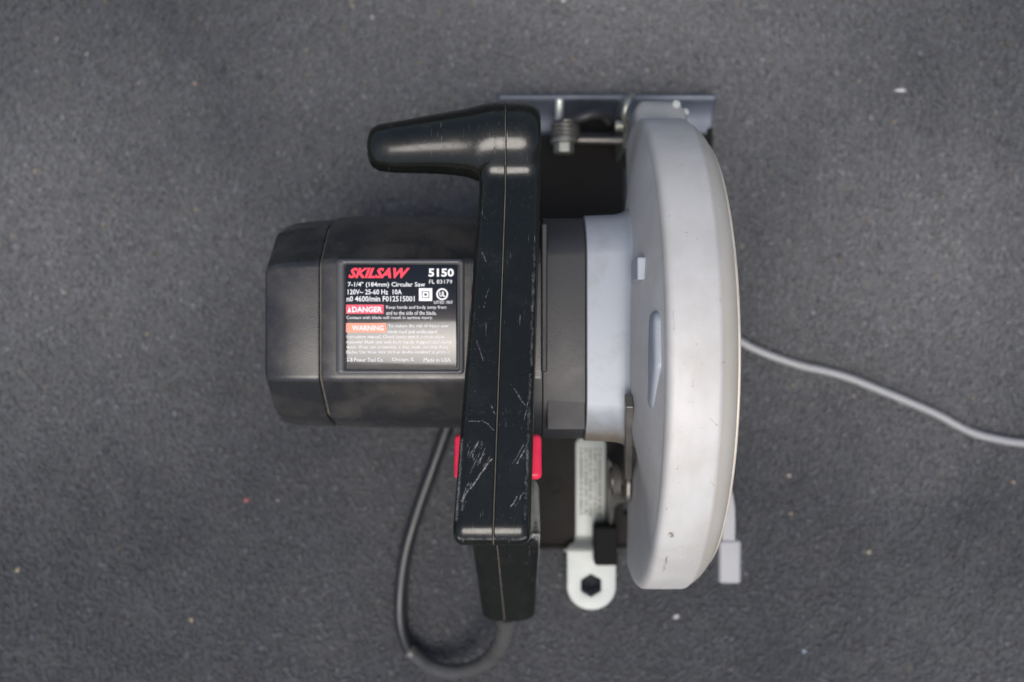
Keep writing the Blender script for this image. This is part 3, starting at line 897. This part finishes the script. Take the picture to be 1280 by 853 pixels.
db = empty('depth_bracket'); db.parent = saw
quad = round_poly([(-70, 2.4, 1), (-70, 40, 14), (-63, 90, 5), (-67, 108, 5), (-80, 106, 6), (-88, 60, 16), (-96, 30, 10), (-112, 14, 6), (-112, 2.4, 1)])
slot = round_poly([(-75, 50, 3), (-70, 92, 3), (-76, 93, 3), (-81, 52, 3)])
yzplate('bracket_plate', quad, 56.6, 58.8, 'old_steel', db, [slot])
lathe_x('bracket_nut', [(51.0, .1), (51.0, 5.2), (52, 6.2), (56.5, 6.2), (56.5, 8), (57.0, 8)], -72.5, 76, 'old_steel', db, seg=24)
lathe_x('bolt_end', [(57.5, 4.4), (60.0, 4.4), (62, 3.6), (63.2, 1.8), (63.4, .1)], -73, 78, 'zinc', db, seg=20)
lev = catmull([(60.6, -80, 72), (60.2, -73, 82), (56.9, -62, 112), (53.6, -46, 142), (51.4, -26, 163)], 6)
strip('depth_lever', lev, 8.0, 3.4, 'old_steel', db, .5)

coil = [Vector((52.8 + 3.6 * k / 60, -72.5 + 8.6 * math.cos(k * .28), 77 + 8.6 * math.sin(k * .28))) for k in range(61)]
tube('lever_spring', coil, .8, 'old_steel', db, 8)

# black clip that holds the wrench
box('wrench_clip', 47.8, 61.3, -130.2, -107.6, 7.3, 24, 'clip_rubber', saw, 1.6)
box('clip_foot', 57.2, 61.0, -121, -110, 2.4, 8, 'black_rubber', saw, .4)

# ---- strain relief and power cord
boot = catmull([(-2.5, -144, 70), (-2.8, -153, 62), (-6, -168, 48), (-16, -184, 32), (-32, -193, 19), (-48, -192.5, 11.5), (-61, -184.5, 7.2)], 16)
bo = tube('strain_relief', boot, lambda t: 7.0 - 2.5 * min(1, t * 1.9) + .12 * math.sin(t * 110) * (t < .4) + (.5 if t > .97 else 0), 'boot_rubber', saw, 20)
cord = catmull([(-52, -190, 9.5), (-61, -184.5, 6.6), (-66.5, -170, 4.2), (-66.8, -150, 3.9), (-63.5, -126, 3.9), (-56, -100, 3.9), (-47.5, -76, 3.9), (-40, -55, 3.9), (-30, -25, 3.9),
                (-26, 10, 3.9), (-38, 38, 3.9), (-62, 44, 3.9), (-80, 28, 4.5)], 9)
pc = tube('power_cord', cord, 3.75, 'cord_rubber', saw, 16)
pl = [[(-80 - 6.0 * s_ + 0, 28 - 8 * s_ + 0, 8.2 + 0)] for s_ in (0,)]
plug_path = catmull([(-78, 30, 5), (-84, 23, 7.5), (-93, 11, 8.6), (-99, 3, 8.8)], 5)
tube('cord_plug', plug_path, lambda t: 4.2 + 4.2 * min(1, t * 2.0), 'black_rubber', pc, 16)
for s_ in (-1, 1):
    bx0 = Vector((-99, 3, 8.6)) + Vector((.8, -.6, 0)) * 3.5 * s_
    loft('prong', [[tuple(bx0 + Vector((-.6, -.8, 0)) * l + Vector((.8, -.6, 0)) * u_ + Vector((0, 0, w_))) for u_, w_ in ((-.7, -3), (.7, -3), (.7, 3), (-.7, 3))] for l in (-1, 14)], 'zinc', pc, smooth=False)

# ================================================================== blade wrench lying in the clip
wr = empty('blade_wrench', (46.5 * MM, -95 * MM, 2.3 * MM))
tag(wr, 'flat zinc blade wrench with hexagonal hole, clipped on the saw base', 'wrench')
def wfn(z):
    # handle lies on the base, the head steps up over its rear edge
    def g(a, b):
        k = min(1, max(0, (-116.5 - b) / 7.5)); k = k * k * (3 - 2 * k)
        return (a - 46.5, b + 95, z + 8.2 * k)
    return g
wc = round_poly([(38.2, -58, 4), (38.2, -116, 1), (37.0, -119.5, 1), (32.6, -121, 3), (32.6, -158.2, 14.2), (61.0, -158.2, 14.2), (61.0, -121, 3), (57.5, -119.5, 1), (55.8, -116, 1), (55.8, -58, 4)], 8)
wc = resample(wc, 2.2)
hx_c = (46.6, -144)
hexh = [(hx_c[0] + 7.0 * math.cos(R(30 + 60 * k)), hx_c[1] + 7.0 * math.sin(R(30 + 60 * k))) for k in range(6)]
hexh = resample(hexh, 2.3)
# stations along the length so the sheet can bend: split the outline into a grid-free slab
def build_wrench():
    bm = bmesh.new()
    if area2(wc) < 0: c = wc[::-1]
    else: c = wc
    h = hexh[::-1] if area2(hexh) > 0 else hexh
    loops = []
    for cc in (c, h):
        vs = [bm.verts.new((a, b, 0)) for a, b in cc]
        loops.append([bm.edges.new((vs[i], vs[(i + 1) % len(vs)])) for i in range(len(vs))])
    bmesh.ops.triangle_fill(bm, use_beauty=True, edges=loops[0] + loops[1])
    for yb in np.arange(-125, -115, 1.0):
        bmesh.ops.bisect_plane(bm, geom=bm.verts[:] + bm.edges[:] + bm.faces[:], plane_co=(0, float(yb), 0), plane_no=(0, 1, 0))
    g = wfn(3.0)
    for v in bm.verts:
        v.co = Vector(g(v.co.x, v.co.y))
    o = bm_obj('wrench_body', bm, 'wrench_zinc', wr, sharp=60)
    for p in o.data.polygons:
        pass
    md = o.modifiers.new('s', 'SOLIDIFY'); md.thickness = 2.9 * MM; md.offset = -1
    md = o.modifiers.new('b', 'BEVEL'); md.width = .45 * MM; md.segments = 2; md.limit_method = 'ANGLE'; md.angle_limit = R(55)
    return o
build_wrench()
# stamped rows of tiny print running along the handle
for k in range(5):
    rr = random.Random(k)
    v, f = [], []
    y = -64.0
    while y > -104:
        L = rr.choice((.55, .7, .9))
        x = 40.6 + k * 2.75 + (0.15 if k % 2 else 0)
        b = len(v)
        for dx, dy in ((0, 0), (1.5, 0), (1.5, -L), (0, -L)):
            v.append((x + dx - 46.5, y + dy + 95, 3.06))
        f.append((b, b + 1, b + 2, b + 3)); y -= L + rr.choice((.35, .35, .4, 1.3))
    mesh_obj('stamped_print', v, f, 'ink_grey', wr, smooth=False)

# ================================================================== grey cable running away from the base
cab = catmull([(124.5, 8, 2.6), (132, 3, 2.6), (142, -3, 2.6), (156, -9, 2.6), (173, -14.6, 2.6), (188, -18, 2.6), (202, -22, 2.6), (221, -29.5, 2.6), (252, -42.5, 2.6), (274, -54, 2.6), (291, -58.8, 2.6), (310, -61.5, 2.6), (350, -64, 2.6), (420, -58, 2.6), (520, -66, 2.6)], 9)
gc = tube('cable', cab, 2.5, 'grey_cable', None, 16)
tag(gc, 'thin grey cable winding across asphalt away from the silver guard', 'cable')
